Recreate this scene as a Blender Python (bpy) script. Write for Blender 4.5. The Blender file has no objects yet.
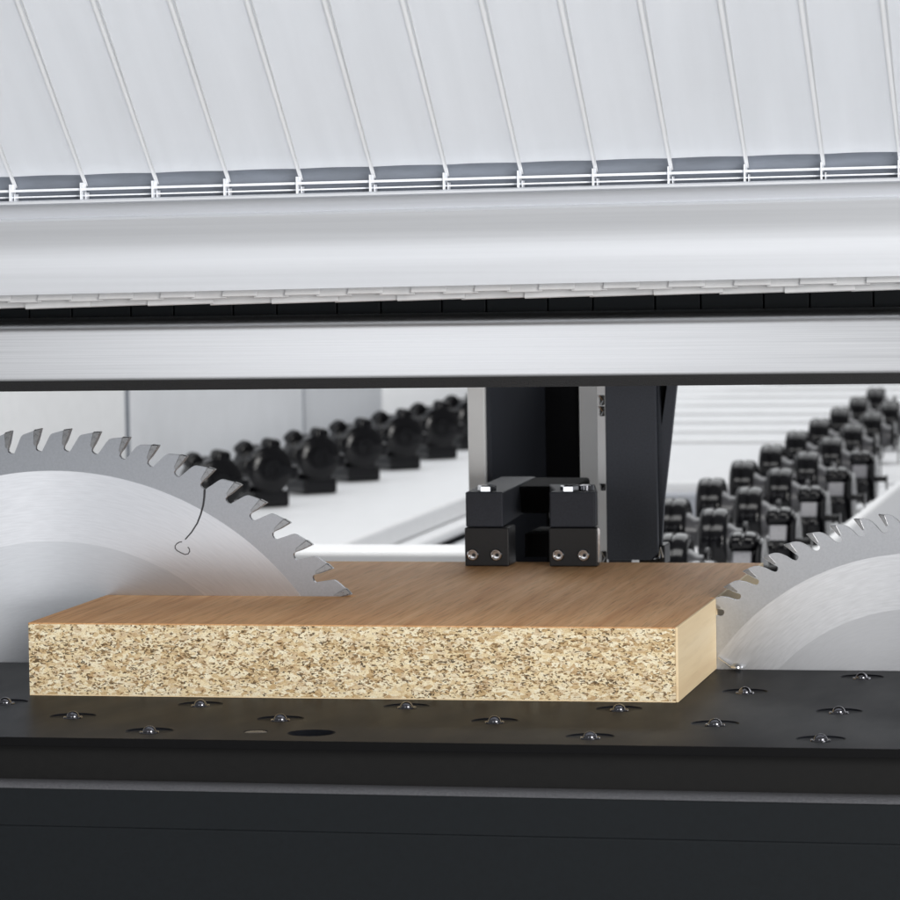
import bpy, bmesh, math, random
from mathutils import Vector, Matrix
random.seed(7)
PI = math.pi
sc = bpy.context.scene
COL = sc.collection

# ------------------------------------------------------------------ camera
CL = Vector((.6262, -1.9161, .2525)); FPX = 3875.95
ya, pi_, ro = .2063, .0638, -.0154
FW = Vector((-math.sin(ya)*math.cos(pi_), math.cos(ya)*math.cos(pi_), -math.sin(pi_)))
rt0 = FW.cross(Vector((0, 0, 1))).normalized(); up0 = rt0.cross(FW)
RT = rt0*math.cos(ro) + up0*math.sin(ro); UP = up0*math.cos(ro) - rt0*math.sin(ro)
cd = bpy.data.cameras.new('camera'); cam = bpy.data.objects.new('camera', cd); COL.objects.link(cam)
cam.matrix_world = Matrix(((RT.x, UP.x, -FW.x, CL.x), (RT.y, UP.y, -FW.y, CL.y), (RT.z, UP.z, -FW.z, CL.z), (0, 0, 0, 1)))
cd.sensor_width = 36; cd.lens = 36*FPX/900; cd.clip_start = .05; cd.clip_end = 60
cd.dof.use_dof = True; cd.dof.focus_distance = 2.0; cd.dof.aperture_fstop = 32
sc.camera = cam

def ray(px, py): return FW + RT*((px-450)/FPX) - UP*((py-450)/FPX)
def atY(px, py, Y):
    d = ray(px, py); return CL + d*((Y-CL.y)/d.y)
def atZ(px, py, Z):
    d = ray(px, py); return CL + d*((Z-CL.z)/d.z)
def atX(px, py, X):
    d = ray(px, py); return CL + d*((X-CL.x)/d.x)

# ------------------------------------------------------------------ helpers
def link(name, bm, mats, parent=None, smooth=False, bevel=0, angle=35, seg=2):
    bmesh.ops.recalc_face_normals(bm, faces=bm.faces)
    me = bpy.data.meshes.new(name); bm.to_mesh(me); bm.free()
    if not isinstance(mats, (list, tuple)): mats = [mats]
    for m in mats: me.materials.append(m)
    o = bpy.data.objects.new(name, me); COL.objects.link(o)
    if parent: o.parent = parent
    if smooth:
        for p in me.polygons: p.use_smooth = True
        try: me.set_sharp_from_angle(angle=math.radians(angle))
        except Exception: pass
    if bevel:
        b = o.modifiers.new('bevel', 'BEVEL'); b.width = bevel; b.segments = seg; b.limit_method = 'ANGLE'; b.angle_limit = math.radians(40)
        b.harden_normals = True
        for p in me.polygons: p.use_smooth = True
        try: me.set_sharp_from_angle(angle=math.radians(40))
        except Exception: pass
    return o
def tag(o, label=None, cat=None, group=None, kind=None):
    if label: o['label'] = label
    if cat: o['category'] = cat
    if group: o['group'] = group
    if kind: o['kind'] = kind
    return o
def empty(name, loc=(0, 0, 0), rz=0):
    o = bpy.data.objects.new(name, None); COL.objects.link(o); o.location = loc; o.rotation_euler = (0, 0, rz)
    o.empty_display_size = .01; return o
def copy_tree(o, parent=None):
    c = o.copy(); COL.objects.link(c); c.parent = parent
    for ch in list(o.children): copy_tree(ch, c)
    return c
def box(bm, x0, x1, y0, y1, z0, z1):
    v = [bm.verts.new((x, y, z)) for x in (x0, x1) for y in (y0, y1) for z in (z0, z1)]
    for f in ((0, 1, 3, 2), (4, 6, 7, 5), (0, 4, 5, 1), (2, 3, 7, 6), (0, 2, 6, 4), (1, 5, 7, 3)):
        bm.faces.new([v[i] for i in f])
def prism(bm, pts, a, b, axis='Y', mi=0):
    """polygon in the plane across axis, extruded from a to b"""
    def P(p, t):
        return {'Y': (p[0], t, p[1]), 'Z': (p[0], p[1], t), 'X': (t, p[0], p[1])}[axis]
    A = [bm.verts.new(P(p, a)) for p in pts]; B = [bm.verts.new(P(p, b)) for p in pts]
    n = len(pts); fs = []
    fs.append(bm.faces.new(A)); fs.append(bm.faces.new(B[::-1]))
    for i in range(n): fs.append(bm.faces.new((A[i], B[i], B[(i+1) % n], A[(i+1) % n])))
    for f in fs: f.material_index = mi
    return fs
def lathe(bm, prof, axis='Z', n=32, cx=(0, 0, 0), cap=True):
    """prof: (radius, height) list"""
    rings = []
    for r, h in prof:
        ring = []
        for i in range(n):
            a = 2*PI*i/n; c, s = r*math.cos(a), r*math.sin(a)
            p = {'Z': (c, s, h), 'X': (h, c, s), 'Y': (c, h, s)}[axis]
            ring.append(bm.verts.new((p[0]+cx[0], p[1]+cx[1], p[2]+cx[2])))
        rings.append(ring)
    for a, b in zip(rings, rings[1:]):
        for i in range(n): bm.faces.new((a[i], a[(i+1) % n], b[(i+1) % n], b[i]))
    if cap: bm.faces.new(rings[0]); bm.faces.new(rings[-1][::-1])
def tube(bm, pts, r, n=6):
    rings = []
    for i, p in enumerate(pts):
        p = Vector(p); q = Vector(pts[min(i+1, len(pts)-1)]) - Vector(pts[max(i-1, 0)]); q.normalize()
        u = q.orthogonal().normalized() if i == 0 else (u - q*u.dot(q)).normalized()
        w = q.cross(u)
        rings.append([bm.verts.new(p + u*r*math.cos(2*PI*k/n) + w*r*math.sin(2*PI*k/n)) for k in range(n)])
    for a, b in zip(rings, rings[1:]):
        for k in range(n): bm.faces.new((a[k], a[(k+1) % n], b[(k+1) % n], b[k]))
    bm.faces.new(rings[0][::-1]); bm.faces.new(rings[-1])
def sheared(bm, x0, x1, prof, slope, xc=.25):
    """closed YZ profile extruded along X, rising by slope"""
    A = [bm.verts.new((x0, y, z + slope*(x0-xc))) for y, z in prof]
    B = [bm.verts.new((x1, y, z + slope*(x1-xc))) for y, z in prof]
    n = len(prof); bm.faces.new(A); bm.faces.new(B[::-1])
    for i in range(n): bm.faces.new((A[i], B[i], B[(i+1) % n], A[(i+1) % n]))

# ------------------------------------------------------------------ materials
class NT:
    def __init__(s, name):
        m = bpy.data.materials.new(name); m.use_nodes = True; s.m = m; s.t = m.node_tree
        s.b = s.t.nodes['Principled BSDF']
    def n(s, typ, **kw):
        x = s.t.nodes.new(typ)
        for k, v in kw.items():
            if k in x.inputs: x.inputs[k].default_value = v
            else: setattr(x, k, v)
        return x
    def l(s, a, b): s.t.links.new(a, b)
    def ramp(s, fac, stops, interp='LINEAR'):
        r = s.n('ShaderNodeValToRGB'); r.color_ramp.interpolation = interp
        e = r.color_ramp.elements
        while len(e) < len(stops): e.new(.5)
        for i, (p, c) in enumerate(stops):
            e[i].position = p; e[i].color = (*c, 1) if len(c) == 3 else c
        s.l(fac, r.inputs[0]); return r.outputs[0]
    def coord(s, scale=(1, 1, 1), which='Object'):
        c = s.n('ShaderNodeTexCoord'); mp = s.n('ShaderNodeMapping'); mp.inputs['Scale'].default_value = scale
        s.l(c.outputs[which], mp.inputs[0]); return mp.outputs[0]
    def mix(s, f, a, b, mode='MIX'):
        x = s.n('ShaderNodeMix', data_type='RGBA', blend_type=mode)
        for i, v in ((0, f), (6, a), (7, b)):
            if hasattr(v, 'links') or isinstance(v, bpy.types.NodeSocket): s.l(v, x.inputs[i])
            else: x.inputs[i].default_value = v if i == 0 else (*v, 1)
        return x.outputs[2]
    def math(s, op, a, b=None):
        x = s.n('ShaderNodeMath', operation=op)
        for i, v in enumerate((a, b)):
            if v is None: continue
            if isinstance(v, bpy.types.NodeSocket): s.l(v, x.inputs[i])
            else: x.inputs[i].default_value = v
        return x.outputs[0]
    def bump(s, h, strength=.3, dist=.0005):
        b = s.n('ShaderNodeBump'); b.inputs['Strength'].default_value = strength; b.inputs['Distance'].default_value = dist
        s.l(h, b.inputs['Height']); s.l(b.outputs[0], s.b.inputs['Normal'])
def simple(name, col, rough=.5, metal=0, nscale=200, namp=.15, bump=0, stretch=(1, 1, 1), rvar=.1, spec=.5):
    N = NT(name); N.b.inputs['Metallic'].default_value = metal; N.b.inputs['Specular IOR Level'].default_value = spec
    no = N.n('ShaderNodeTexNoise'); no.inputs['Scale'].default_value = nscale; no.inputs['Detail'].default_value = 4
    N.l(N.coord(stretch), no.inputs['Vector'])
    lo = tuple(c*(1-namp) for c in col); hi = tuple(min(1, c*(1+namp)) for c in col)
    N.l(N.ramp(no.outputs['Fac'], [(.3, lo), (.7, hi)]), N.b.inputs['Base Color'])
    r0 = N.n('ShaderNodeMapRange'); r0.inputs['To Min'].default_value = max(.02, rough-rvar); r0.inputs['To Max'].default_value = rough+rvar
    N.l(no.outputs['Fac'], r0.inputs[0]); N.l(r0.outputs[0], N.b.inputs['Roughness'])
    if bump: N.bump(no.outputs['Fac'], bump, .0003)
    return N.m

def mk_chip():
    N = NT('chipboard_core'); 
    co = N.coord((1, 1, 1.9))
    dn = N.n('ShaderNodeTexNoise'); dn.inputs['Scale'].default_value = 260; dn.inputs['Detail'].default_value = 3; N.l(co, dn.inputs['Vector'])
    sub = N.n('ShaderNodeVectorMath', operation='SUBTRACT'); N.l(dn.outputs['Color'], sub.inputs[0]); sub.inputs[1].default_value = (.5, .5, .5)
    sca = N.n('ShaderNodeVectorMath', operation='SCALE'); N.l(sub.outputs[0], sca.inputs[0]); sca.inputs['Scale'].default_value = .006
    add = N.n('ShaderNodeVectorMath', operation='ADD'); N.l(co, add.inputs[0]); N.l(sca.outputs[0], add.inputs[1]); v = add.outputs[0]
    v1 = N.n('ShaderNodeTexVoronoi'); v1.inputs['Scale'].default_value = 330; N.l(v, v1.inputs['Vector'])
    s1 = N.n('ShaderNodeSeparateColor'); N.l(v1.outputs['Color'], s1.inputs[0])
    base = N.ramp(s1.outputs[0], [(0, (.60, .42, .22)), (.3, (.91, .76, .49)), (.7, (.99, .91, .70)), (1, (.60, .41, .22))])
    v2 = N.n('ShaderNodeTexVoronoi'); v2.inputs['Scale'].default_value = 780; N.l(v, v2.inputs['Vector'])
    s2 = N.n('ShaderNodeSeparateColor'); N.l(v2.outputs['Color'], s2.inputs[0])
    # chips get coarser and darker toward the middle of the board
    sx = N.n('ShaderNodeSeparateXYZ'); tc = N.n('ShaderNodeTexCoord'); N.l(tc.outputs['Object'], sx.inputs[0])
    h = N.math('ABSOLUTE', N.math('SUBTRACT', sx.outputs[2], .019))
    mid = N.n('ShaderNodeMapRange'); mid.inputs['From Min'].default_value = .0185; mid.inputs['From Max'].default_value = .009; N.l(h, mid.inputs[0])
    big = N.n('ShaderNodeTexNoise'); big.inputs['Scale'].default_value = 55; big.inputs['Detail'].default_value = 3; N.l(co, big.inputs['Vector'])
    dens = N.math('ADD', N.math('MULTIPLY', mid.outputs[0], .15), N.math('MULTIPLY', N.math('SUBTRACT', big.outputs['Fac'], .36), .85))
    thr = N.math('SUBTRACT', .99, N.math('MAXIMUM', dens, 0.02))
    m2 = N.math('GREATER_THAN', s2.outputs[1], thr)
    dark = N.ramp(s2.outputs[2], [(0, (.03, .018, .010)), (.4, (.14, .08, .035)), (.75, (.32, .20, .09)), (1, (.50, .34, .17))])
    c1 = N.mix(N.math('MULTIPLY', m2, .9), base, dark)
    fine = N.n('ShaderNodeTexNoise'); fine.inputs['Scale'].default_value = 1300; fine.inputs['Detail'].default_value = 4; N.l(co, fine.inputs['Vector'])
    c2 = N.mix(1, c1, N.ramp(fine.outputs['Fac'], [(.3, (.72, .68, .6)), (.55, (1, 1, 1))]), 'MULTIPLY')
    st = N.n('ShaderNodeTexNoise'); st.inputs['Scale'].default_value = 300; N.l(N.coord((1, 1, 3.2)), st.inputs['Vector'])
    c3 = N.mix(N.ramp(st.outputs['Fac'], [(.58, (0, 0, 0)), (.66, (.5, .5, .5))]), c2, (.55, .36, .17))
    N.l(c3, N.b.inputs['Base Color']); N.b.inputs['Roughness'].default_value = .85; N.b.inputs['Specular IOR Level'].default_value = .2
    N.bump(N.math('ADD', s1.outputs[0], fine.outputs['Fac']), .5, .0004)
    return N.m
def mk_wood(name, c0, c1, c2, sx=170, ys=5, rough=.42, spec=.4, fc=(.55, .5, .45), bg=.2):
    N = NT(name); N.b.inputs['Specular IOR Level'].default_value = spec
    no = N.n('ShaderNodeTexNoise'); no.inputs['Scale'].default_value = 1; no.inputs['Detail'].default_value = 5; no.inputs['Roughness'].default_value = .6; no.inputs['Distortion'].default_value = .4
    N.l(N.coord((sx, ys, sx)), no.inputs['Vector'])
    f2 = N.n('ShaderNodeTexNoise'); f2.inputs['Scale'].default_value = 1; f2.inputs['Detail'].default_value = 3
    N.l(N.coord((sx*6, ys*6, sx*6)), f2.inputs['Vector'])
    big = N.n('ShaderNodeTexNoise'); big.inputs['Scale'].default_value = 1; N.l(N.coord((22, 2.0, 22)), big.inputs['Vector'])
    a = N.ramp(no.outputs['Fac'], [(.25, c0), (.5, c1), (.75, c2)])
    b = N.mix(.55, a, N.ramp(f2.outputs['Fac'], [(.32, fc), (.5, (1, 1, 1))]), 'MULTIPLY')
    c = N.mix(bg, b, N.ramp(big.outputs['Fac'], [(.3, (.72, .68, .64)), (.7, (1.0, 1.0, 1.0))]), 'MULTIPLY')
    N.l(c, N.b.inputs['Base Color']); N.b.inputs['Roughness'].default_value = rough
    N.bump(f2.outputs['Fac'], .25, .0002)
    return N.m
def mk_brushed(name, col, rough, radial=False, aniso=.8, amp=.12, streak=(6, 900, 900), rvar=.06, metal=1.0, spec=.5):
    N = NT(name); N.b.inputs['Metallic'].default_value = metal
    if radial:
        tc = N.n('ShaderNodeTexCoord'); sx = N.n('ShaderNodeSeparateXYZ'); N.l(tc.outputs['Object'], sx.inputs[0])
        r = N.math('SQRT', N.math('ADD', N.math('POWER', sx.outputs[0], 2), N.math('POWER', sx.outputs[2], 2)))
        an = N.math('ARCTAN2', sx.outputs[0], sx.outputs[2])
        cb = N.n('ShaderNodeCombineXYZ'); N.l(N.math('MULTIPLY', r, 1100), cb.inputs[0]); N.l(N.math('MULTIPLY', an, 14), cb.inputs[1]); vec = cb.outputs[0]
        tg = N.n('ShaderNodeTangent'); tg.direction_type = 'RADIAL'; tg.axis = 'Y'; N.l(tg.outputs[0], N.b.inputs['Tangent'])
        if aniso: N.b.inputs['Anisotropic'].default_value = aniso
    else: vec = N.coord(streak)
    no = N.n('ShaderNodeTexNoise'); no.inputs['Scale'].default_value = 1; no.inputs['Detail'].default_value = 4; N.l(vec, no.inputs['Vector'])
    N.l(N.ramp(no.outputs['Fac'], [(.3, tuple(c*(1-amp) for c in col)), (.7, tuple(min(1, c*(1+amp)) for c in col))]), N.b.inputs['Base Color'])
    mr = N.n('ShaderNodeMapRange'); mr.inputs['To Min'].default_value = rough-rvar; mr.inputs['To Max'].default_value = rough+rvar
    N.l(no.outputs['Fac'], mr.inputs[0]); N.l(mr.outputs[0], N.b.inputs['Roughness'])
    N.bump(no.outputs['Fac'], .02 if radial else .06, .0002)
    return N.m

M = {}
M['chip'] = mk_chip()
M['lam'] = mk_wood('brown_laminate', (.58, .285, .12), (.71, .40, .19), (.82, .52, .28), rough=.55, spec=.10)
M['band'] = mk_wood('pale_edge_band', (.80, .60, .36), (.88, .70, .44), (.93, .78, .54), sx=60, ys=3, rough=.6, fc=(.9, .88, .85), bg=.1)
M['ring'] = simple('blade_steel', (.45, .465, .495), .42, 1, 900, .06, .05, rvar=.05)
M['ring2'] = simple('light_blade_steel', (.52, .53, .555), .45, 1, 900, .05, .05, rvar=.05)
M['polish2'] = mk_brushed('soft_polished_blade_steel', (.58, .59, .615), .44, True, .5, .07, rvar=.03)
M['dull2'] = mk_brushed('soft_blade_centre_steel', (.50, .51, .535), .46, True, .4, .03, rvar=.02)
M['polish'] = mk_brushed('polished_blade_steel', (.76, .77, .80), .31, True, .86, .055, rvar=.025)
M['dull'] = mk_brushed('blade_centre_steel', (.67, .685, .715), .33, True, .84, .035, rvar=.025)
M['carb'] = simple('carbide', (.34, .34, .345), .30, 1, 500, .15, 0)
M['braze'] = simple('braze_shade', (.12, .12, .12), .5, 1, 800, .2)
M['slotm'] = simple('slot_dark', (.03, .03, .035), .5, 0, 800, .2)
M['plate'] = simple('black_anodised_plate', (.009, .0098, .0125), .38, 0, 45, .18, .03, (1, .3, 1), rvar=.07, spec=.02)
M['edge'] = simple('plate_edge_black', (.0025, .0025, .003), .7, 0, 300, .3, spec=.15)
M['under'] = simple('under_table_dark', (.004, .0039, .0039), .7, 0, 260, .35, .2, spec=.3)
M['cast'] = simple('cast_grey_lip', (.085, .086, .094), .55, 0, 900, .2, .35, rvar=.1)
M['slate'] = simple('slate_paint', (.0070, .0090, .0110), .6, 0, 500, .12, .1, spec=.2)
M['arm'] = simple('charcoal_clamp_paint', (.032, .036, .047), .6, 0, 900, .14, .2, spec=.3)
M['slate2'] = simple('slate_bracket_paint', (.060, .067, .085), .55, 0, 900, .14, .2, spec=.4)
M['black'] = simple('black_steel', (.005, .005, .006), .42, 0, 600, .3, .15)
M['void'] = simple('black_inner_paint', (.004, .004, .005), .8, 0, 300, .2, spec=.1)
M['rubber'] = simple('black_roller_plastic', (.003, .003, .004), .14, 0, 300, .2, .02, rvar=.04, spec=.28)
M['hub'] = simple('black_hub_plastic', (.004, .004, .005), .25, 0, 400, .2, .03, spec=.25)
M['hubm'] = simple('mid_grey_fork', (.05, .05, .055), .3, 0, 400, .15, .02)
M['hubg'] = simple('grey_hub_fork', (.16, .16, .175), .35, 0, 400, .15, .05)
M['chrome'] = simple('bright_steel', (.62, .63, .65), .14, 1, 700, .1, rvar=.04)
M['ball'] = simple('ball_steel', (.15, .15, .165), .12, 1, 300, .1, rvar=.03)
M['white'] = simple('white_paint', (.76, .765, .775), .45, 0, 60, .02, rvar=.05)
M['bright'] = simple('lit_white_paint', (.93, .935, .94), .4, 0, 60, .02, rvar=.05)  # white lightened to stand in for light missing on wall and posts
M['bed'] = simple('dark_slat_bed', (.05, .052, .06), .6, 0, 60, .1)
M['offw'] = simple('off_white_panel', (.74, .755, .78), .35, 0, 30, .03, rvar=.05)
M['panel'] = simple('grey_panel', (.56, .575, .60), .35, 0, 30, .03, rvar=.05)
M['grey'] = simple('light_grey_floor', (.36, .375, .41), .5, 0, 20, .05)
def mk_milky(name, col, tr, rough=.3):
    N = NT(name); N.b.inputs['Roughness'].default_value = rough
    no = N.n('ShaderNodeTexNoise'); no.inputs['Scale'].default_value = 1; no.inputs['Detail'].default_value = 6; N.l(N.coord((95, 7, 7)), no.inputs['Vector'])
    N.l(N.ramp(no.outputs['Fac'], [(.3, tuple(c*.90 for c in col)), (.7, col)]), N.b.inputs['Base Color'])
    t = N.n('ShaderNodeBsdfTranslucent'); t.inputs[0].default_value = (*col, 1); mx_ = N.n('ShaderNodeMixShader'); mx_.inputs[0].default_value = tr
    N.l(N.b.outputs[0], mx_.inputs[1]); N.l(t.outputs[0], mx_.inputs[2]); N.l(mx_.outputs[0], N.t.nodes['Material Output'].inputs[0])
    return N.m
M['tab'] = mk_milky('milky_lamella', (.93, .935, .945), .45, .4)
M['riblight'] = mk_milky('rib_milky_plastic', (.91, .915, .925), .5, .2)
M['strip'] = mk_milky('milky_strip', (.82, .835, .86), .5)
M['strip0'] = simple('milky_strip_plastic', (.66, .68, .71), .34, 0, 120, .03, .03, (1, .15, .15), rvar=.06)
M['rib'] = simple('clear_rib_plastic', (.86, .88, .92), .15, 0, 400, .05)
M['railbk'] = simple('blue_grey_backing', (.16, .18, .215), .35, 0, 120, .15, stretch=(.3, 1, 1))
M['alu'] = mk_brushed('brushed_aluminium', (.69, .695, .71), .34, False, 0, .11, (8, 1200, 1200), .07)
M['alu2'] = mk_brushed('satin_aluminium_cove', (.74, .755, .785), .44, False, 0, .03, (5, 500, 500), .05, metal=.5)
M['gasket'] = simple('black_foam_gasket', (.008, .008, .009), .6, 0, 2500, .8, .8)

# ------------------------------------------------------------------ board
T = .038; W = .3404; D1 = .1428; D2 = .3443; KW = .0044; BR = .0022
CLX, CLZ, RL = -.0304, -.0719, .2027
CRX, CRZ, RR = .45026, -.0719, .1570
k0, k1 = D1-BR, D1+BR
def kx(z, c, r, s): return c + s*(math.sqrt(r*r-(z-CLZ)**2)+.0012)
def board_outline(z, x1=W, x0=0, y0=0, y1=D2):
    a = kx(z, CLX, RL, 1); b = kx(z, CRX, RR, -1)
    return [(x0, y0), (x1, y0), (x1, k0), (b, k0), (b, k1), (x1, k1), (x1, y1), (x0, y1), (x0, k1), (a, k1), (a, k0), (x0, k0)]
def board_mesh(z0, z1, **kw):
    bm = bmesh.new(); A = [bm.verts.new((x, y, z0)) for x, y in board_outline(z0, **kw)]; B = [bm.verts.new((x, y, z1)) for x, y in board_outline(z1, **kw)]
    n = len(A); bm.faces.new(A[::-1]); bm.faces.new(B)
    for i in range(n): bm.faces.new((A[i], A[(i+1) % n], B[(i+1) % n], B[i]))
    return bm
board = empty('chipboard_panel', (0, 0, 0))
tag(board, 'thick chipboard panel with brown wood-grain top, sawn by both blades on the black table', 'wood board')
EB = .0013
link('core', board_mesh(.0007, T-.0007, x1=W-EB), M['chip'], board)
link('top_laminate', board_mesh(T-.0007, T, x1=W-EB), M['lam'], board)
link('bottom_laminate', board_mesh(0.0001, .0007, x1=W-EB), M['band'], board)
for ya0, yb0 in ((0, k0), (k1, D2)):
    bm = bmesh.new(); box(bm, W-EB, W, ya0, yb0, .0001, T+.0001); link('edge_band', bm, M['band'], board, bevel=.0003)

# ------------------------------------------------------------------ saw blades
def polar(r, deg): a = math.radians(deg); return (r*math.cos(a), r*math.sin(a))
def make_blade(name, cx, cz, R, n, phase, prof, carb, cw, thick, rin, rcen, slot, label, grp, ringm, polm):
    root = empty(name, (cx, D1, cz)); tag(root, label, 'saw blade', grp)
    bm = bmesh.new(); step = 360/n; outer = []
    for i in range(n):
        t0 = phase - i*step
        for (a, dr) in prof: outer.append(polar(R+dr*.001, t0 - a if cw else t0 + a))
        if not cw: pass
    if not cw:
        outer = []
        for i in range(n):
            t0 = phase + i*step
            for (a, dr) in prof: outer.append(polar(R+dr*.001, t0+a))
    h = thick/2; prism(bm, outer, -h, h)
    link('toothed_rim', bm, ringm, root)
    bm = bmesh.new(); h2 = h+.00006
    lathe(bm, [(.015, -h2), (rcen, -h2), (rcen, -h2)], 'Y', 180, cap=False)
    bm.free()
    bm = bmesh.new(); lathe(bm, [(rcen+.0002, -h2), (rin, -h2), (rin, h2), (rcen+.0002, h2)], 'Y', 240, cap=False); link('polished_face', bm, polm, root)
    bm = bmesh.new(); h3 = h+.00003
    lathe(bm, [(.015, -h3), (rcen+.0002, -h3), (rcen+.0002, h3), (.015, h3), (.015, -h3)], 'Y', 240, cap=False); link('centre_plate', bm, M['dull'] if cw else M['dull2'], root)
    bm = bmesh.new(); lathe(bm, [(.034, -h-.008), (.036, -h-.006), (.036, -h2), (.036, h2), (.036, h+.006), (.034, h+.008)], 'Y', 64); link('flange', bm, M['chrome'], root, smooth=True)
    first = None
    for i in range(n):
        sg = -1 if cw else 1
        if first is None:
            bm = bmesh.new(); pts = [polar(R+dr*.001, phase + sg*a) for a, dr in carb]
            A = [Vector((p[0], -thick/2-.0004, p[1])) for p in pts]; B = [Vector((p[0], thick/2+.0004, p[1])) for p in pts]
            # side relief: narrower toward the rear edge
            for k in (2, 3):
                A[k].y += .0002; B[k].y -= .0002
            va = [bm.verts.new(p) for p in A]; vb = [bm.verts.new(p) for p in B]
            bm.faces.new(va); bm.faces.new(vb[::-1])
            for k in range(len(va)): bm.faces.new((va[k], vb[k], vb[(k+1) % len(va)], va[(k+1) % len(va)]))
            first = link('carbide_tip', bm, M['carb'], root, bevel=.0005, seg=1)
        else:
            c = first.copy(); COL.objects.link(c); c.parent = root; c.rotation_euler = (0, math.radians(step*i)*(1 if cw else -1), 0)
    return root
profL = [(0, 0), (.66, -6.8), (1.15, -10.2), (1.18, -11.6), (.85, -12.5), (.35, -12.9), (-.08, -12.3), (-.7, -8.2), (-1.39, -3.7), (-1.75, -3.2), (-3.02, -1.7)]
# profile above is (degrees, mm): 'a' runs from the tip forward (clockwise is negative angle), so reorder along one direction
profL = [(3.02, -1.7), (1.55, -.9), (0, 0), (.66, -6.8)]
def orderL():
    # going clockwise (decreasing angle): back of tooth, tip, front face, gullet, rise of next tooth
    fwd = [(-3.3, -1.9), (-1.6, -.9), (-.02, 0), (-.0, -.2)]
    return fwd
# measured, degrees clockwise from the tip: front face leans back under the tip, gullet, then next tooth's back
L_cw = [(0, 0), (-.66, -6.8), (-1.15, -10.0), (-1.2, -11.3), (-.95, -12.3), (-.45, -12.9), (-.05, -12.5), (.6, -8.6), (1.2, -4.8), (1.45, -3.6), (1.75, -2.9), (3.2, -1.5)]
L_carb = [(0, .1), (-1.30, -.7), (-1.60, -8.6), (-1.15, -10.2), (-.66, -6.8)]
R_cw = [(0, 0), (-1.17, -7.0), (-1.45, -7.9), (-1.60, -8.9), (-1.40, -9.9), (-.95, -10.5), (-.45, -10.3), (0, -9.2), (.75, -5.8), (1.4, -3.6), (1.9, -2.4), (2.5, -1.4), (3.1, -.9), (3.35, -.75)]
R_carb = [(0, .1), (-1.35, -.75), (-1.80, -6.8), (-1.17, -7.1)]
bladeL = make_blade('circular_saw_blade', CLX, CLZ, RL, 74, 86.72, [(a, d) for a, d in L_cw], [(a, d) for a, d in L_carb], True, .0030, .179, .1395, True,
    'large circular saw blade at the left cutting into the board, with curved expansion slot', 'circular saw blades', M['ring'], M['polish'])
bladeR = make_blade('circular_saw_blade', CRX, CRZ, RR, 74, 98.3, R_cw, R_carb, False, .0030, .1348, .105, False,
    'smaller circular saw blade at the right end of the board with hooked rounded gullets', 'circular saw blades', M['ring2'], M['polish2'])
# laser-cut expansion slot in the left blade
pts = [(.0572, .0968), (.0569, .0925), (.0562, .088), (.0547, .083), (.0526, .078), (.0492, .073), (.0455, .0690)]
bm = bmesh.new(); yo = -.00160
def ribbon(bm, pts, w0, w1):
    L_ = []; Rr_ = []
    for i, p in enumerate(pts):
        a = Vector(pts[max(i-1, 0)]); b = Vector(pts[min(i+1, len(pts)-1)]); t = (b-a).normalized(); nrm = Vector((-t.y, t.x)); w = w0+(w1-w0)*i/(len(pts)-1)
        q = Vector(p) - Vector((CLX, CLZ)); L_.append(q+nrm*w/2); Rr_.append(q-nrm*w/2)
    prism(bm, [tuple(p) for p in L_] + [tuple(p) for p in Rr_[::-1]], yo, yo+.0032)
ribbon(bm, pts, .0013, .0007)
hook = [(.0437, .0677), (.0424, .0676), (.0408, .0668), (.0397, .0655), (.0397, .0640), (.0408, .0628), (.0430, .0616), (.0452, .0607), (.0470, .0610), (.0479, .0623), (.0478, .0638), (.0469, .0648)]
ribbon(bm, hook, .0006, .0006)
link('expansion_slot', bm, M['slotm'], bladeL)

# ------------------------------------------------------------------ table
YF, YB = -.1531, D1-.0035
BALLS = [(.2061, -.025), (.261, -.0750), (.3167, -.1248), (.3143, -.025), (.3692, -.0745), (.3678, .0471), (.4211, .1120), (.4236, -.0250), (.4255, -.1230), (-.0045, -.0270), (.0472, -.0766), (.101, -.1256), (.0993, -.027), (.1539, -.0770)]
OPEN = [(.1815, -.1255)]; PLUG = (.1535, -.1235)
bm = bmesh.new()
rs = .0118
for (x, y) in BALLS + OPEN + [(-.0735, .1100)]:
    lathe(bm, [(.0042, -.0036), (.0044, -.0011), (.0050, -.0011), (rs-.0007, -.0006), (rs, .0), (rs+.0012, .0012)] if (x, y) not in OPEN else [(.0095, -.0030), (rs-.001, -.0012), (rs, 0), (rs+.001, .001)], 'Z', 40, (x, y, 0))
lathe(bm, [(.0055, -.0006), (.006, 0), (.0065, .0006)], 'Z', 32, (PLUG[0], PLUG[1], 0))
bmesh.ops.recalc_face_normals(bm, faces=bm.faces)
mc = bpy.data.meshes.new('cutter'); bm.to_mesh(mc); bm.free(); cut = bpy.data.objects.new('cutter', mc); COL.objects.link(cut)
bm = bmesh.new(); box(bm, -.75, 1.2, YF, YB, -.0042, 0)
bmesh.ops.recalc_face_normals(bm, faces=bm.faces)
mt = bpy.data.meshes.new('tt'); bm.to_mesh(mt); bm.free(); tt = bpy.data.objects.new('tt', mt); COL.objects.link(tt)
md = tt.modifiers.new('b', 'BOOLEAN'); md.operation = 'DIFFERENCE'; md.solver = 'EXACT'; md.object = cut
dg = bpy.context.evaluated_depsgraph_get(); me = bpy.data.meshes.new_from_object(tt.evaluated_get(dg))
bpy.data.objects.remove(tt); bpy.data.objects.remove(cut)
table = empty('saw_table', (0, 0, 0)); tag(table, 'black machine table with ball inserts carrying the board', 'machine table')
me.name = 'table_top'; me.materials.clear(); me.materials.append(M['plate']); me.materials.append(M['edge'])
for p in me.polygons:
    p.material_index = 1 if (p.normal.y < -.9 and p.center.y < YF+.001) else 0
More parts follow.
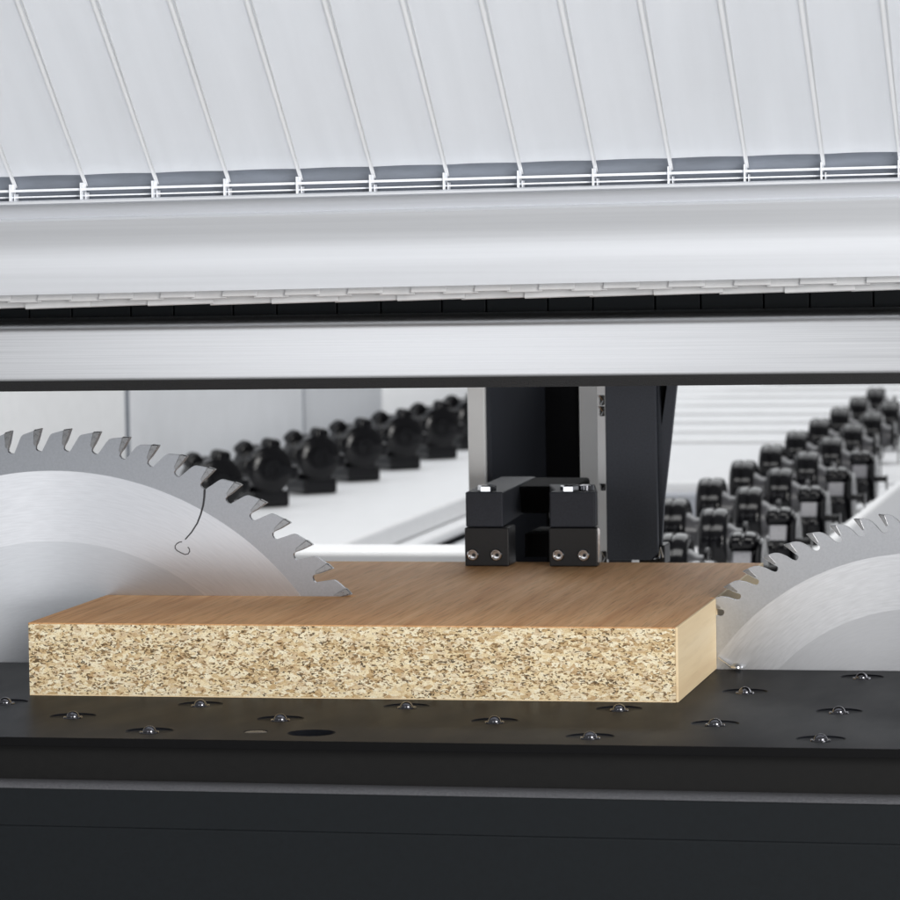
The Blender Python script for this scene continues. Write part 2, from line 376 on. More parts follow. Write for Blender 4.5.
top = bpy.data.objects.new('table_top', me); COL.objects.link(top); top.parent = table
bm = bmesh.new(); box(bm, -.75, 1.2, D1+.0035, D2-.03, -.012, -.0001); link('rear_table_top', bm, M['plate'], table)
bm = bmesh.new(); lathe(bm, [(.0054, -.0006), (.0054, -.0003), (.0048, -.0001)], 'Z', 32, (PLUG[0], PLUG[1], 0)); link('round_plug', bm, M['hubm'], table, smooth=True)
# front of the machine under the table: black lower slab, recessed web, cast lip, slate face
YR = YF
zt = lambda py: atY(450, py, YR).z
bm = bmesh.new(); box(bm, -.75, 1.2, YF+.0004, YF+.02, zt(752.5), -.0042); link('plate_edge', bm, M['edge'], table)
bm = bmesh.new(); box(bm, -.75, 1.2, YF+.006, YF+.03, zt(798), zt(752.5)); link('web', bm, M['under'], table)
slp = -.0022
zl = atY(450, 788.5, YF-.002).z; zl2 = atY(450, 796, YF-.006).z
bm = bmesh.new()
prof = [(YF+.04, zl-.001), (YF+.0125, zl-.0012), (YF+.004, zl), (YF-.0015, zl-.0002), (YF-.0042, zl-.0009), (YF-.0058, zl-.0024), (YF-.0062, zl2), (YF+.04, zl2)]
sheared(bm, -.75, 1.2, prof, slp); link('cast_lip', bm, M['cast'], table, smooth=True, angle=60)
body = empty('machine_body', (0, 0, -.4)); tag(body, 'dark slate machine base front below the black table', 'machine base')
def bl(o): o.location = (0, 0, .4); return o
zc = atY(450, 835, YF-.006).z
bm = bmesh.new(); sheared(bm, -.75, 1.2, [(YF-.0058, zl2-.0002), (YF-.0062, zc+.0004), (YF-.0059, zc), (YF-.0052+.02, zc), (YF+.02, zl2-.0002)], -.003); bl(link('upper_face', bm, M['slate'], body))
bm = bmesh.new(); sheared(bm, -.75, 1.2, [(YF-.0059, zc-.0001), (YF-.0062, zc-.0010), (YF-.0066, -.38), (YF+.02, -.38), (YF+.02, zc-.0004)], -.003); bl(link('lower_face', bm, M['slate'], body))
bm = bmesh.new(); box(bm, -.75, 1.2, .6, .62, -.38, -.16); bl(link('rear_face', bm, M['slate'], body))

# ball casters
bc = empty('ball_caster', (0, 0, 0))
bm = bmesh.new(); bmesh.ops.create_uvsphere(bm, u_segments=28, v_segments=18, radius=.0034); b_ = link('ball', bm, M['ball'], bc, smooth=True, angle=180); b_.location = (0, 0, -.0009)
bm = bmesh.new(); lathe(bm, [(.0030, -.0010), (.0036, -.0002), (.0042, -.0003), (.0042, -.0013)], 'Z', 32); link('seat_ring', bm, M['rubber'], bc, smooth=True)
bm = bmesh.new(); lathe(bm, [(.0043, -.0009), (.0044, -.0004), (.0047, -.0003), (.0049, -.0008)], 'Z', 32); link('retainer_ring', bm, M['ball'], bc, smooth=True)
desc = ['ball caster in the front board shadow, midway between the clamp blocks and the left blade', 'ball caster in front of the board below the left clamp block',
 'ball caster nearest the table front edge, below the right clamp block', 'ball caster close against the board front near its right corner',
 'ball caster just right of the board front corner, toward the table front', 'ball caster beside the pale right end of the board',
 'ball caster furthest back at right, in front of the small blade', 'ball caster at the right, in the middle row of three by the picture edge',
 'ball caster at lower right nearest the table front edge', 'ball caster cut by the left picture edge, left of the board corner',
 'ball caster just in front of the board left end', 'ball caster nearest the table front edge on the left side',
 'ball caster touching the board shadow, second along the board from its left end', 'ball caster just above the empty round socket and the small plug']
for i, (x, y) in enumerate(BALLS):
    o = bc if i == 0 else copy_tree(bc)
    o.location = (x, y, 0); tag(o, desc[i], 'ball caster', 'ball casters set in the black table')
# small bright pin at the back corner of the board
a = atY(718.5, 657.5, D1-.004); b = atY(731, 667, D1-.006)
bm = bmesh.new(); tube(bm, [a, b], .0005, 8); lathe(bm, [(.0001, b.z-.0005), (.0034, b.z-.0003), (.0032, b.z+.0006), (.0016, b.z+.0018), (.0002, b.z+.002)], 'Z', 20, (b.x+.003, b.y, 0))
p = link('slot_pin', bm, M['chrome'], None, smooth=True); tag(p, 'tiny bright steel pin at the rear right corner of the board', 'pin')

# ------------------------------------------------------------------ pressure beam
XA, XB = -.45, .85
beam = empty('pressure_beam', (0, 0, 0)); tag(beam, 'long horizontal brushed metal beam with rounded edges above the blades', 'beam')
YT = .06; zz = lambda py, Y=YT: atY(450, py, Y).z
zt0, zt1 = zz(314), zz(384)
def rrect(y0, y1, z0, z1, r, n=8, rb=.0055):
    out = []; rt_ = r
    for cy, cz, a0, r in ((y0+rb, z0+rb, PI, rb), (y1-rb, z0+rb, 1.5*PI, rb), (y1-r, z1-r, 0, r), (y0+r, z1-r, .5*PI, r)):
        for k in range(n+1):
            a = a0 + .5*PI*k/n; out.append((cy+r*math.cos(a), cz+r*math.sin(a)))
    return out
sl = .0035
bm = bmesh.new(); sheared(bm, XA, XB, rrect(YT, YT+.05, zt1, zt0, .0075, 10), sl); link('beam_tube', bm, M['alu'], beam, smooth=True, angle=40)
bm = bmesh.new(); sheared(bm, XA, XB, [(YT+.0006, zz(387.5)), (YT+.047, zz(387.5)), (YT+.047, zt1-.0003), (YT+.006, zt1-.0003), (YT+.0026, zt1+.0006), (YT+.0006, zt1+.0030), (YT-.0002, zt1+.0034)], sl); link('gasket', bm, M['gasket'], beam)  # gasket lip carried up the corner to paint the beam's dark lower reflection

# dark housing strip behind the gap
housing = empty('dust_housing', (0, 0, 0)); tag(housing, 'dark seamed housing strip in the gap between curtain and metal beam', 'housing')
bm = bmesh.new(); Yh = .09
k = 0; x = -.4
while x < .8:
    w = (.033, .024)[k % 2]; sheared(bm, x+.0003, x+w-.0003, [(Yh, zz(325, Yh)), (Yh+.01, zz(325, Yh)), (Yh+.01, zz(285, Yh)), (Yh, zz(285, Yh))], .008); x += w; k += 1
link('housing_panel', bm, M['slate'], housing, bevel=.0006)
bm = bmesh.new(); sheared(bm, XA, XB, [(Yh+.0105, zz(325, Yh)), (Yh+.014, zz(325, Yh)), (Yh+.014, zz(282, Yh)), (Yh+.0105, zz(282, Yh))], .008); link('housing_back', bm, M['void'], housing)
bm = bmesh.new(); sheared(bm, XA, XB, [(.036, zz(240, .05)), (.47, zz(240, .05)), (.47, zz(243, .05)), (Yh+.014, zz(243, .05)), (Yh+.014, zz(281, Yh)), (Yh+.011, zz(281, Yh)), (Yh+.011, zz(243, .05)), (.036, zz(243, .05))], .008); link('light_block_roof', bm, M['slate'], housing)  # unseen roof added to keep overhead light off the beam and board

# ------------------------------------------------------------------ hood: aluminium cove, lamellae, strip curtain
sl = .0105; Y0 = .0
z0 = lambda py, Y=Y0: atY(450, py, Y).z
hood = empty('hood_profile', (0, 0, 0)); tag(hood, 'broad curved satin aluminium profile below the ribbed white curtain', 'metal profile')
prof = [(Y0-.006, z0(189)), (Y0-.0075, z0(190.5)), (Y0-.0075, z0(192.5)), (Y0-.004, z0(194)), (Y0+.001, z0(207)), (Y0-.0035, z0(208.5)), (Y0-.0045, z0(210.5))]
for k in range(1, 13):
    t = k/12; prof.append((Y0-.0045+.0050*math.sin(t*PI*.97)**1.2, z0(210.5+(285-210.5)*t)))
prof += [(Y0+.03, z0(285)), (Y0+.03, z0(189))]
bm = bmesh.new(); sheared(bm, XA, XB, prof, sl); link('cove_profile', bm, M['alu2'], hood, smooth=True, angle=28)
# lamella ends
lam = empty('lamella_fringe', (0, 0, 0)); tag(lam, 'fringe of overlapping white plastic lamella ends hanging over the dark gap', 'fringe')
pw = 33*.000498; x = XA; k = 0
rnd = random.Random(3)
while x < XB:
    j = rnd.uniform(-.3, .3)*.0005; yb = 292.8 if k % 2 else 291
    bm = bmesh.new(); o_ = .0012 if k % 2 else 0
    yy = Y0-.0005+o_
    yy = Y0+.0005+o_; A = [(yy, z0(278)), (yy-.0006, z0(yb-4)), (yy-.0020+j, z0(yb)), (yy-.0010+j, z0(yb+.6)), (yy+.0014, z0(278))]
    sheared(bm, x-.0008, x+pw+.0008, A, sl); link('lamella', bm, M['tab'], lam); x += pw; k += 1
x = XA-.008; k = 0
while x < XB:
    bm = bmesh.new(); yy = Y0+.0042+.0014*(k % 2); j = rnd.uniform(0, .0006)
    A = [(yy, z0(275)), (yy-.001, z0(299)+j), (yy-.0002, z0(300)+j), (yy+.0010, z0(275))]
    xc = x+pw; B0 = [(x-.001, p) for p in A]; 
    va = [bm.verts.new((x-.001, y, z + sl*(x-.25) - .0003)) for y, z in A]; vb = [bm.verts.new((x+2*pw+.001, y, z + sl*(x+2*pw-.25) + .0002)) for y, z in A]
    bm.faces.new(va); bm.faces.new(vb[::-1])
    for q in range(4): bm.faces.new((va[q], vb[q], vb[(q+1) % 4], va[(q+1) % 4]))
    link('long_lamella', bm, M['tab'], lam); x += 2*pw; k += 1

# sloping strip curtain (rises toward the camera at about 40 degrees)
cur = empty('strip_curtain', (0, 0, 0)); tag(cur, 'sloping milky white curtain of ribbed plastic strips above the machine', 'strip curtain')
TH = math.radians(40); zb = z0(163)
def cp(t, off=0):    # point on the slope, t metres up from the bottom edge, off below it
    return (Y0 - t*math.cos(TH) - off*math.sin(TH)*1, zb + t*math.sin(TH) - off*math.cos(TH))
pitch = atY(82+71.4, 170, Y0).x - atY(82, 170, Y0).x
xs = [atY(82, 175, Y0).x + pitch*i for i in range(-4, 17)]
def slab(bm, xa, xb, t0, t1, o0, o1, xa1=None, xb1=None):
    if xa1 is None: xa1, xb1 = xa, xb
    v = []
    for x_, xt in ((xa, xa1), (xb, xb1)):
        for t, o, X in ((t0, o0, x_), (t0, o1, x_), (t1, o1, xt), (t1, o0, xt)):
            y, z = cp(t, o); v.append(bm.verts.new((X, y, z + sl*(X-.25))))
    for f in ((0, 1, 2, 3), (7, 6, 5, 4), (0, 4, 5, 1), (1, 5, 6, 2), (2, 6, 7, 3), (3, 7, 4, 0)): bm.faces.new([v[i] for i in f])
for i, x in enumerate(xs[:-1]):
    bm = bmesh.new()
    # each strip is slightly dished: three facets across its width
    N_ = 10; rows = []
    for t in (0, .32):
        for q in range(N_+1):
            u = q/N_; y, z = cp(t, .0007 - .0004*math.sin(PI*u)); X = x+.0012 + (pitch-.0020)*u; rows.append(bm.verts.new((X, y, z+sl*(X-.25))))
    for q in range(N_): bm.faces.new((rows[q], rows[q+1], rows[N_+2+q], rows[N_+1+q]))
    r2 = bmesh.ops.extrude_face_region(bm, geom=bm.faces[:]); vs = [g for g in r2['geom'] if isinstance(g, bmesh.types.BMVert)]
    for v in vs: v.co += Vector((0, .0008, .0009))
    link('strip', bm, M['strip'], cur, smooth=True, angle=50)
    # rib: a pair of fine raised lines meeting at the clip
    bm = bmesh.new(); slab(bm, x-.0007, x+.0011, -.009, .32, .0004, .0010, x-.0022, x+.0024); link('rib', bm, M['riblight'], cur)
    bm = bmesh.new(); slab(bm, x+.0008, x+.0012, -.002, .32, .0006, .0012, x+.0046, x+.0054)
    link('rib', bm, M['riblight'], cur)
# clip rail under the curtain
rail = empty('clip_rail', (0, 0, 0)); tag(rail, 'clear clip rail with white dividers along the bottom of the curtain', 'rail')
bm = bmesh.new(); sheared(bm, XA, XB, [(Y0+.006, z0(191)), (Y0+.008, z0(191)), (Y0+.008, z0(158)), (Y0+.006, z0(158))], sl); link('backing', bm, M['railbk'], rail)
for a_, b_, yy in ((177.5, 180, -.002), (184.5, 186, 0)):
    bm = bmesh.new(); sheared(bm, XA, XB, [(Y0+yy, z0(b_)), (Y0+yy+.0055, z0(b_)), (Y0+yy+.0055, z0(a_)), (Y0+yy, z0(a_))], sl); link('rail_bar', bm, M['rib'], rail)
for x in xs:
    bm = bmesh.new(); sheared(bm, x-.0004, x+.0004, [(Y0-.003, z0(191)), (Y0+.0058, z0(191)), (Y0+.0058, z0(172)), (Y0-.003, z0(172))], sl)
    sheared(bm, x+.0016, x+.0019, [(Y0-.001, z0(191)), (Y0+.0058, z0(191)), (Y0+.0058, z0(182)), (Y0-.001, z0(182))], sl)
    link('divider', bm, M['rib'], rail)

# ------------------------------------------------------------------ grippers on the board
YG = atZ(480, 566.5, T).y
gx = lambda px, py=530, Y=None: atY(px, py, YG if Y is None else Y).x
gz = lambda py, Y=None: atY(490, py, YG if Y is None else Y).z
grip = empty('double_gripper', (0, YG, T)); tag(grip, 'black double clamp gripper with steel screws holding the rear of the board', 'clamp')
def gl(o): o.location = (0, -YG, -T); return o
for a_, b_, lx in ((465.5, 503, 464.5), (549.5, 595, 549)):
    xa, xb = gx(a_), gx(b_); xl = gx(lx); xr = gx(508.5 if a_ < 500 else 597); lft = a_ < 500
    bm = bmesh.new()
    if lft:
        prism(bm, [(YG+.0008, gz(527.3)), (YG+.0008, gz(492)), (YG+.05, gz(491)), (YG+.11, gz(492)+.0012), (YG+.11, gz(527)+.004)], xa, xb, 'X')
    else:
        prism(bm, [(xa, YG+.0008), (xb, YG+.0008), (xb, YG+.010), (gx(578), YG+.062), (gx(530), YG+.062), (xa, YG+.018)], gz(527.3), gz(492), 'Z')
    gl(link('clamp_arm', bm, M['arm'], grip, bevel=.0010))
    bm = bmesh.new(); box(bm, xl, xr, YG, YG+(.022 if lft else .008), T+.0002, gz(527.3)-.0002); gl(link('jaw_block', bm, M['black'], grip, bevel=.0007))
    w = xr-xl
    for f in (.19, .72):
        cx_ = xl+w*f; cz_ = gz(554.5)
        bm = bmesh.new(); lathe(bm, [(.0034, YG-.0004), (.0034, YG-.0016), (.0029, YG-.0022), (.0024, YG-.0022), (.0021, YG-.0012), (.0001, YG-.0011)], 'Y', 28, (cx_, 0, cz_))
        gl(link('socket_screw', bm, M['chrome'], grip, smooth=True))
        bm = bmesh.new(); lathe(bm, [(.0012, YG-.0013), (.0011, YG-.0019), (.0001, YG-.0019)], 'Y', 6, (cx_+.0005, 0, cz_-.0002)); gl(link('screw_socket', bm, M['black'], grip))
    bm = bmesh.new(); hx = xa+(xb-xa)*(.52 if lft else .40); hz = gz(492)
    lathe(bm, [(.0056, hz), (.0056, hz+.0028), (.0048, hz+.0035), (.0001, hz+.0036)], 'Z', 6, (hx, YG+.008, 0)); gl(link('hex_bolt', bm, M['chrome'], grip))
    if not lft:
        bm = bmesh.new(); lathe(bm, [(.0050, hz+.0002), (.0050, hz+.003), (.0042, hz+.0034)], 'Z', 20, (hx+.0085, YG+.014, 0)); gl(link('round_stud', bm, M['ball'], grip, smooth=True))
# saddle web joining the arms at the back
bm = bmesh.new(); prism(bm, [(YG+.060, gz(522)), (YG+.053, gz(493)), (YG+.075, gz(492)+.0005), (YG+.10, gz(492)+.0015), (YG+.10, gz(520))], gx(503)-.001, gx(562), 'X')
gl(link('saddle', bm, M['void'], grip, bevel=.002))
bm = bmesh.new(); box(bm, gx(509), gx(549)-.0004, YG+.05, YG+.10, T+.001, gz(527, YG+.05)-.004); gl(link('lower_web', bm, M['void'], grip))
# worn bright shim at the right jaw
bm = bmesh.new(); xr = gx(597); prism(bm, [(xr+.0002, gz(527.5)), (xr+.0015, gz(529)), (xr+.0014, gz(550)), (xr+.0006, gz(562)), (xr+.0001, gz(562))], YG+.0015, YG+.0022); gl(link('wear_shim', bm, M['chrome'], grip))

# column the gripper runs in
YC = .50; cxx = lambda px, Y=YC: atY(px, 440, Y).x; czz = lambda py, Y=YC: atY(530, py, Y).z
zT = czz(346); zB = -.10
post = empty('channel_column', (0, 0, zB)); tag(post, 'upright black channel between two white edges behind the clamp gripper', 'column')
def pl(o): o.location = (0, 0, -zB); return o
bm = bmesh.new(); box(bm, cxx(487), cxx(487)+.003, YC, YC+.19, zB, zT); pl(link('left_cheek', bm, M['arm'], post))
bm = bmesh.new(); box(bm, cxx(580)-.003, cxx(580), YC, YC+.19, zB, zT); pl(link('right_cheek', bm, M['void'], post))
bm = bmesh.new(); box(bm, cxx(487), cxx(580), YC+.19, YC+.20, zB, zT); pl(link('back_plate', bm, M['void'], post))
bm = bmesh.new(); box(bm, cxx(469), cxx(486.4), YC-.004, YC+.03, zB, zT); pl(link('white_edge', bm, M['bright'], post, bevel=.001))
bm = bmesh.new(); box(bm, cxx(580.6), cxx(599.5), YC-.004, YC+.03, zB, zT); pl(link('white_edge', bm, M['bright'], post, bevel=.001))

# mounting bracket right of the column
YM = .42; mx = lambda px: atY(px, 480, YM).x; mz = lambda py: atY(620, py, YM).z
mb = empty('mounting_bracket', (0, YM, zB)); tag(mb, 'tall slate grey mounting plate with tapering brace right of the gripper', 'bracket')
def ml(o): o.location = (0, -YM, -zB); return o
zT2 = mz(346)
bm = bmesh.new(); prism(bm, [(mx(606.4), mz(560)), (mx(650), mz(560)), (mx(657), mz(553)), (mx(657), zT2), (mx(606.4), zT2)], YM, YM+.006); ml(link('slate_plate', bm, M['slate2'], mb, bevel=.0006))
bm = bmesh.new(); box(bm, mx(598.5), mx(606.2), YM-.001, YM+.004, mz(563), zT2); ml(link('steel_strip', bm, M['offw'], mb))
for py, h_ in ((400, 5), (411, 5), (487, 3.5), (557, 6)):
    bm = bmesh.new(); box(bm, mx(601.5), mx(606.1), YM-.0022, YM-.0012, mz(py+h_), mz(py-h_)); o = ml(link('slot', bm, M['black'], mb, bevel=.0008))
    bm = bmesh.new(); tube(bm, [(mx(601.5), YM-.0028, mz(py-h_)), (mx(604.5), YM-.0028, mz(py)), (mx(602.5), YM-.0028, mz(py+h_*.8))], .0005, 6); ml(link('slot_glint', bm, M['chrome'], mb))  # bright bent wire added as the glint in each slot
bm = bmesh.new(); Yb = YM+.010; bx_ = lambda px: atY(px, 450, Yb).x; bz = lambda py: atY(660, py, Yb).z
prism(bm, [(bx_(655), zT2), (bx_(659.6), zT2), (bx_(659.6), bz(388)), (bx_(661.8), bz(426)), (bx_(667.5), bz(388)), (bx_(668), zT2), (bx_(682), zT2), (bx_(671), bz(440)), (bx_(663.5), bz(500)), (bx_(660.5), bz(545)), (bx_(655), bz(560))], Yb, Yb+.005)
ml(link('brace', bm, M['slate2'], mb))
bm = bmesh.new(); box(bm, bx_(656), bx_(668.5), Yb+.0052, Yb+.0072, bz(432), zT2); ml(link('inner_panel', bm, M['void'], mb))
bm = bmesh.new(); box(bm, bx_(657.6), bx_(658.6), YM+.0065, YM+.0095, bz(560), zT2); ml(link('dark_seam', bm, M['void'], mb))
bm = bmesh.new(); box(bm, mx(636), mx(662), YM+.0075, YM+.03, mz(566), mz(546)); ml(link('foot_block', bm, M['black'], mb, bevel=.001))
bm = bmesh.new(); tube(bm, [(bx_(655), YM, bz(557)), (bx_(660), YM, bz(556)), (bx_(662), YM, bz(546)), (bx_(664), YM, bz(556))], .0009, 8); ml(link('foot_clip', bm, M['chrome'], mb, smooth=True))

# ------------------------------------------------------------------ omni wheels on their rails
WR = .029
TP = [(-.0104, .019), (-.0108, .0255), (-.0098, .0277), (-.0075, .0286), (-.0035, .0290), (-.0014, .0288), (-.0006, .0274), (.0006, .0274), (.0014, .0288), (.0035, .0290), (.0075, .0286), (.0098, .0277), (.0108, .0255), (.0104, .019)]
def tread(bm, ang, xo, half=.70, ws=1):
    """one raised roller segment of the wheel: tyre section swept round the axle, rounded off at both ends"""
    N_ = 14; rings = []
    for k in range(N_+1):
        u = 2*k/N_-1; a = ang + half*u; dr = .0045*abs(u)**6
        rings.append([bm.verts.new((xo+x*ws*(1-.12*abs(u)**6), max(.018, r-dr)*math.cos(a), max(.018, r-dr)*math.sin(a))) for x, r in TP])
    n = len(TP)
    for a, b in zip(rings, rings[1:]):
        for i in range(n): bm.faces.new((a[i], a[(i+1) % n], b[(i+1) % n], b[i]))
    bm.faces.new(rings[0]); bm.faces.new(rings[-1][::-1])
def ring(bm, ws=1, k=1, xo=0):
    lathe(bm, [(r*k, xo+x*ws) for x, r in TP], 'X', 48, cap=False)
def make_tyre_wheel():
    root = empty('omni_wheel')
    bm = bmesh.new(); ring(bm, 1.08, 1, -.008); link('tyre', bm, M['rubber'], root, smooth=True, angle=50)
    bm = bmesh.new(); lathe(bm, [(.006, -.0195), (.017, -.0165), (.019, -.008), (.0165, .004), (.0125, .0090), (.0115, .0175), (.005, .0185)], 'X', 28); link('hub', bm, M['hubm'], root, smooth=True, angle=40)
    bm = bmesh.new(); ring(bm, .16, .62, .0165); link('hub_ring', bm, M['rubber'], root, smooth=True)
    bm = bmesh.new(); lathe(bm, [(.0028, -.021), (.0030, -.0205), (.0030, .0205), (.0028, .021)], 'X', 16); link('axle', bm, M['hub'], root, smooth=True)
    return root
def make_block_wheel():
    root = empty('omni_wheel')
    for k in range(3):
        bm = bmesh.new(); tread(bm, -PI/6 + k*2*PI/3, -.004, .66, 1.0); link('roller', bm, M['rubber'], root, smooth=True, angle=60)
    bm = bmesh.new(); pts = []
    for k in range(3):
        c = PI/2 + k*2*PI/3
        for da, r in ((-.40, .0215), (-.24, .0268), (.24, .0268), (.40, .0215)): pts.append((r*math.cos(c+da), r*math.sin(c+da)))
    prism(bm, pts, -.0115, .0035, 'X'); link('grey_fork', bm, M['hubg'], root, bevel=.0014)
    bm = bmesh.new(); lathe(bm, [(.012, .004), (.0235, .0075), (.0245, .0095), (.0235, .0115), (.012, .0120)], 'X', 36); link('side_flange', bm, M['rubber'], root, smooth=True)
    bm = bmesh.new(); lathe(bm, [(.0028, -.021), (.0030, -.0205), (.0030, .0205), (.0028, .021)], 'X', 16); link('axle', bm, M['hub'], root, smooth=True)
    return root
def make_knob_wheel():
    root = empty('omni_wheel')
    for d, xo in ((0, -.0115), (1, .0115)):
        for k in range(4):
            bm = bmesh.new(); tread(bm, .62 + PI/2 + d*PI/4 + k*PI/2, xo, .30, .80); link('knob', bm, M['rubber'], root, smooth=True, angle=60)
        bm = bmesh.new(); lathe(bm, [(.0100, xo-.0100), (.0195, xo-.0092), (.0220, xo-.0070), (.0220, xo+.0070), (.0195, xo+.0092), (.0100, xo+.0100)], 'X', 40); link('side_disc', bm, M['rubber'], root, smooth=True, angle=40)
        s_ = -1 if d == 0 else 1
        bm = bmesh.new(); lathe(bm, [(.0045, xo+s_*.0085), (.0050, xo+s_*.0118), (.0085, xo+s_*.0118), (.0092, xo+s_*.0085)], 'X', 24); link('hub_collar', bm, M['hub'], root, smooth=True)
    bm = bmesh.new(); box(bm, -.0215, .0215, -.0175, .0175, -.0338, -.019); link('wheel_foot', bm, M['rubber'], root, bevel=.002)
    return root
RAILZ = -WR-.0315
def bracket(root):
    for s in (-1, 1):
        bm = bmesh.new(); prism(bm, [(-.005, .004), (.005, .004), (.008, RAILZ+WR-.0002), (-.008, RAILZ+WR-.0002)], s*.0215-.0006, s*.0215+.0006, 'X')
        link('bracket_plate', bm, M['rubber'], root)
wA = make_tyre_wheel(); bracket(wA)
wC = make_block_wheel(); bracket(wC)
wL = make_knob_wheel()
ords = ['first', 'second', 'third', 'fourth', 'fifth', 'sixth', 'seventh', 'eighth', 'ninth', 'tenth', 'eleventh', 'twelfth']
usedA = usedC = False
def put(proto, flag, x, y, rz, label, group, z=None):
    o = proto if flag else copy_tree(proto)
    o.location = (x, y, -WR if z is None else z); o.rotation_euler = (0, 0, rz); tag(o, label, 'roller wheel', group)
n = 0
for k in range(9):
    put(wA, k == 0, .2005-.0014*k*1.0, .985+.235*k, 0, 'black roller wheel, %s from the front in the middle of three right rows' % ords[k], 'roller wheels in the right rows')
for k in range(9):
    put(wA, False, .150-.0014*k, 1.325+.235*k, 0, 'black roller wheel, %s from the front in the row beside the white slats' % ords[k], 'roller wheels in the right rows')
for k in range(6):
    put(wC, k == 0, .2485-.0014*k, .765+.235*k, 0, 'grey-hubbed roller wheel, %s from the front in the row above the small blade' % ords[k], 'roller wheels in the right rows')
LW = [(-.445, 1.985), (-.441, 2.18), (-.433, 2.37), (-.427, 2.565), (-.420, 2.76), (-.413, 2.95), (-.409, 3.14)]
ll = ['half hidden behind the left blade teeth', 'largest fully seen in the left row', 'third in the left row from the blade', 'fourth in the left row from the blade', 'fifth in the left row from the blade', 'sixth in the left row, second last before the white edge', 'last in the left row, against the white edge']
for k, (x, y) in enumerate(LW):
    put(wL, k == 0, x, y, math.radians(-52), 'glossy black roller wheel, ' + ll[k], 'roller wheels in the left row', -.035)
    [o for o in COL.objects if o.get('label') == 'glossy black roller wheel, ' + ll[k]][0].scale = (1.2, 1.2, 1.2)

def slabobj(name, x0, x1, y0, y1, z0_, z1_, mat, label, cat, group=None, kind=None, bev=.004):
    bm = bmesh.new(); box(bm, x0, x1, y0, y1, z0_, z1_); o = link(name, bm, mat, None, bevel=bev); tag(o, label, cat, group, kind); return o
ZD = RAILZ; ZL = -.076
eL = atZ(361, 537, ZL).x
print('edge left X', eL, atZ(420, 511, ZD).x, atZ(467, 487, ZD).x)
slabobj('conveyor_beam', -.53, eL, 1.2, 5.2, ZL-.022, ZL, M['white'], 'white conveyor beam carrying the left row of black roller wheels', 'beam', 'white beams under the roller wheels')
slabobj('conveyor_ledge', eL-.03, eL+.018, 1.2, 5.2, ZL-.034, ZL-.0225, M['white'], 'narrow white ledge along the foot of the left conveyor beam', 'ledge')
for x0_, x1_, y1_, lb in ((.125, .176, 5.5, 'left'), (.1765, .226, 5.5, 'middle'), (.2265, .278, 2.28, 'right')):
    slabobj('roller_rail', x0_, x1_, .6, y1_, ZD-.02, ZD, M['white'], 'white rail under the %s row of roller wheels on the right side' % lb, 'rail', 'white rails under the right roller wheels', bev=.002)
slabobj('floor', -.62, 3.0, .62, 14, -.17, -.15, M['grey'], None, None, None, 'structure', .001)
slabobj('cross_bar', atY(345, 555, .75).x-.05, cxx(590), .74, .80, -.12, atY(430, 550.5, .75).z, M['white'], 'white cross bar just behind the rear edge of the board', 'beam')
slabobj('guard_strip', .280, .290, .5, 2.34, -.149, -.024, M['white'], 'white guard strip along the right row of roller wheels', 'guard')
slabobj('side_tray', eL+.022, .045, .86, 5.0, -.149, -.112, M['panel'], 'grey tray between the left conveyor beam and the white posts', 'tray')
# far deck, step and slats
yd0, yd1 = atZ(750, 481, ZD).y, atZ(750, 443, ZD).y
slabobj('rear_deck', atZ(545, 461, ZD).x, 1.6, yd0, yd1, ZD-.05, ZD-.0008, M['white'], 'broad white deck plate behind the slate bracket, in front of the slats', 'deck')
slabobj('lower_deck', .05, .24, .85, yd0-.03, ZD-.035, ZD-.021, M['offw'], 'lower off-white deck beside the left roller rail', 'deck')
slabobj('step_strip', atZ(560, 483, ZD).x, .125, yd0-.028, yd0-.001, ZD-.05, ZD-.012, M['grey'], 'grey step strip at the front edge of the white deck', 'step')
slabobj('slat_bed', -.30, 1.9, yd1+.01, 9, ZD-.06, ZD-.030, M['bed'], 'dark bed showing in the gaps between the white slats', 'bed')
pys = [441, 431, 421.5, 413, 404, 396, 389, 382.5]
for k in range(7):
    ya_, yb_ = atZ(760, pys[k]-2.4, ZD).y, atZ(760, pys[k+1]+1.5, ZD).y
    slabobj('white_slat', atZ(575, pys[k+1], ZD).x, 1.9, ya_, yb_, ZD-.028, ZD-.0006, M['white'], 'long white cross slat, %s from the camera behind the rear deck' % ords[k], 'slat', 'white cross slats behind the deck', bev=.006)
# finned front under the deck at right
fin = empty('finned_skirt', (.6, yd0-.01, -.15)); tag(fin, 'pale skirt with upright fins below the deck at the right picture edge', 'skirt')
def fl(o): o.location = (-.6, -(yd0-.01), .15); return o
bm = bmesh.new(); box(bm, .285, 1.5, yd0-.012, yd0-.002, -.149, ZD-.004); fl(link('skirt_panel', bm, M['offw'], fin))
x = .29
while x < .8:
    bm = bmesh.new(); box(bm, x, x+.012, yd0-.030, yd0-.0125, -.149, ZD-.006); fl(link('fin', bm, M['white'], fin, bevel=.003)); x += .024

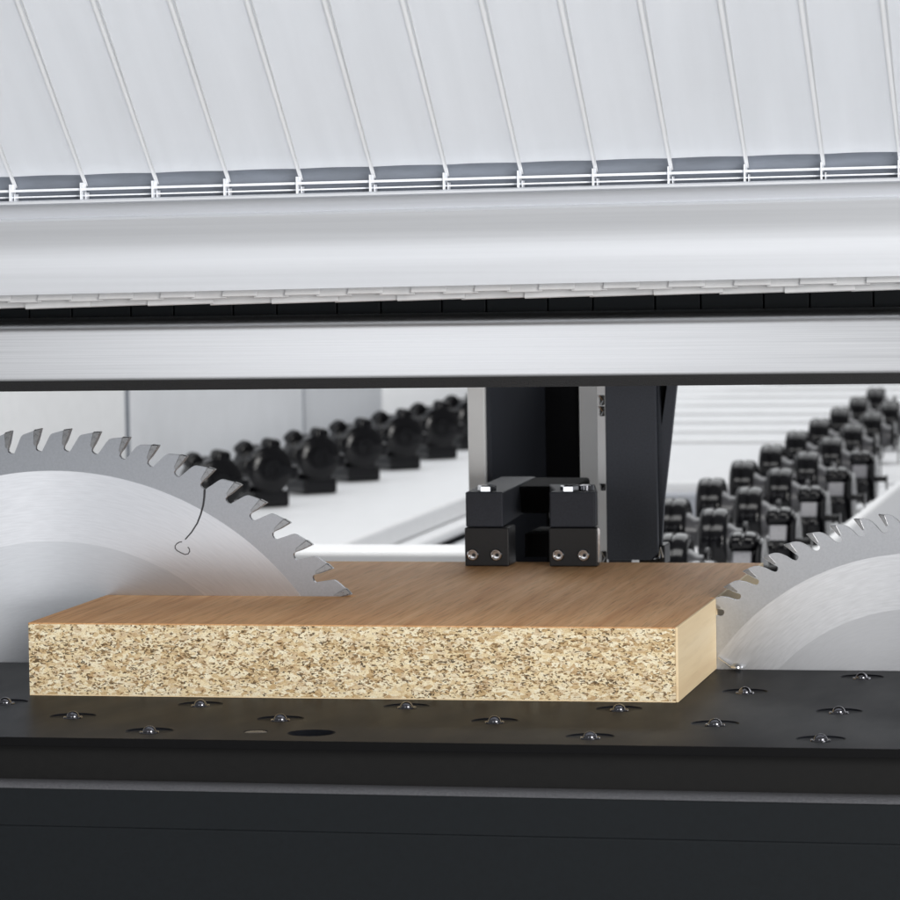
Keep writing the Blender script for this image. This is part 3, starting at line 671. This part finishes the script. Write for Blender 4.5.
# side wall panels at left and back wall
XW = -.62
wall = empty('side_wall', (XW, 1.5, -.15)); tag(wall, 'pale grey panelled side wall behind the left blade and wheels', 'wall')
def wl(o): o.location = (-XW, -1.5, .15); return o
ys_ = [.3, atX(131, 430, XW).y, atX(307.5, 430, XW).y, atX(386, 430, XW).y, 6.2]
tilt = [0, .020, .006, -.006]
mats = [M['bright'], M['offw'], M['panel'], M['bright']]  # light and reflections along the wall are put into the panel tones
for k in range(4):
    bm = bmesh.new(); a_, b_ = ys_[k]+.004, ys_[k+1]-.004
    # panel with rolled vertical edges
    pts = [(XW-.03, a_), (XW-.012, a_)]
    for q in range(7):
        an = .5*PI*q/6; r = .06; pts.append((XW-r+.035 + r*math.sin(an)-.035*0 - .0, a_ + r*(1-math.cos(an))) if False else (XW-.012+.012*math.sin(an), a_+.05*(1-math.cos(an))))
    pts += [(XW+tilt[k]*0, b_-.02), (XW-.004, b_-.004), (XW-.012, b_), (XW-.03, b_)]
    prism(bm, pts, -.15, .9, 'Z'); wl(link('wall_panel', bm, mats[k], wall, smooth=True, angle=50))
for k in (1, 2, 3):
    bm = bmesh.new(); box(bm, XW-.0125, XW-.0045 if k < 3 else XW-.009, ys_[k]-.0045, ys_[k]+.0045 + (.006 if k == 1 else 0), -.149, .89); wl(link('joint_strip', bm, M['railbk'], wall))
slabobj('back_wall', -1.5, 4.5, 9.5, 9.6, -.15, 2.5, M['white'], 'plain white rear wall far behind the machine', 'wall', None, None, .001)

# ------------------------------------------------------------------ light
w = bpy.data.worlds.new('World'); sc.world = w; w.use_nodes = True
bg = w.node_tree.nodes['Background']; bg.inputs[0].default_value = (.93, .94, .955, 1); bg.inputs[1].default_value = .25
def area(name, loc, target, sx, sy, power, col=(1, 1, 1)):
    l = bpy.data.lights.new(name, 'AREA'); l.shape = 'RECTANGLE'; l.size = sx; l.size_y = sy; l.energy = power; l.color = col
    o = bpy.data.objects.new(name, l); COL.objects.link(o); o.location = loc
    o.rotation_euler = (Vector(target)-Vector(loc)).to_track_quat('-Z', 'Y').to_euler(); return o
area('key_softbox', (2.6, -2.4, 1.3), (.2, .1, .0), 1.5, 1.2, 66, (1, .985, .96))
area('low_softbox', (2.3, -2.8, .12), (.2, .3, .05), 1.4, .5, 37, (1, .99, .975))
area('front_softbox', (-.55, -3.5, .5), (.1, .1, .1), .9, 3.0, 14, (.95, .97, 1))
area('rear_softbox', (.4, 3.9, 2.6), (.1, 2.6, 0), 3.2, 3.2, 74, (.96, .98, 1))
area('hood_softbox', (.2, .15, 1.5), (.2, -.1, .3), 1.6, .8, 23, (1, .995, .985))

# ------------------------------------------------------------------ render settings
sc.view_settings.view_transform = 'Standard'; sc.view_settings.look = 'None'; sc.view_settings.exposure = .24; sc.view_settings.gamma = 1
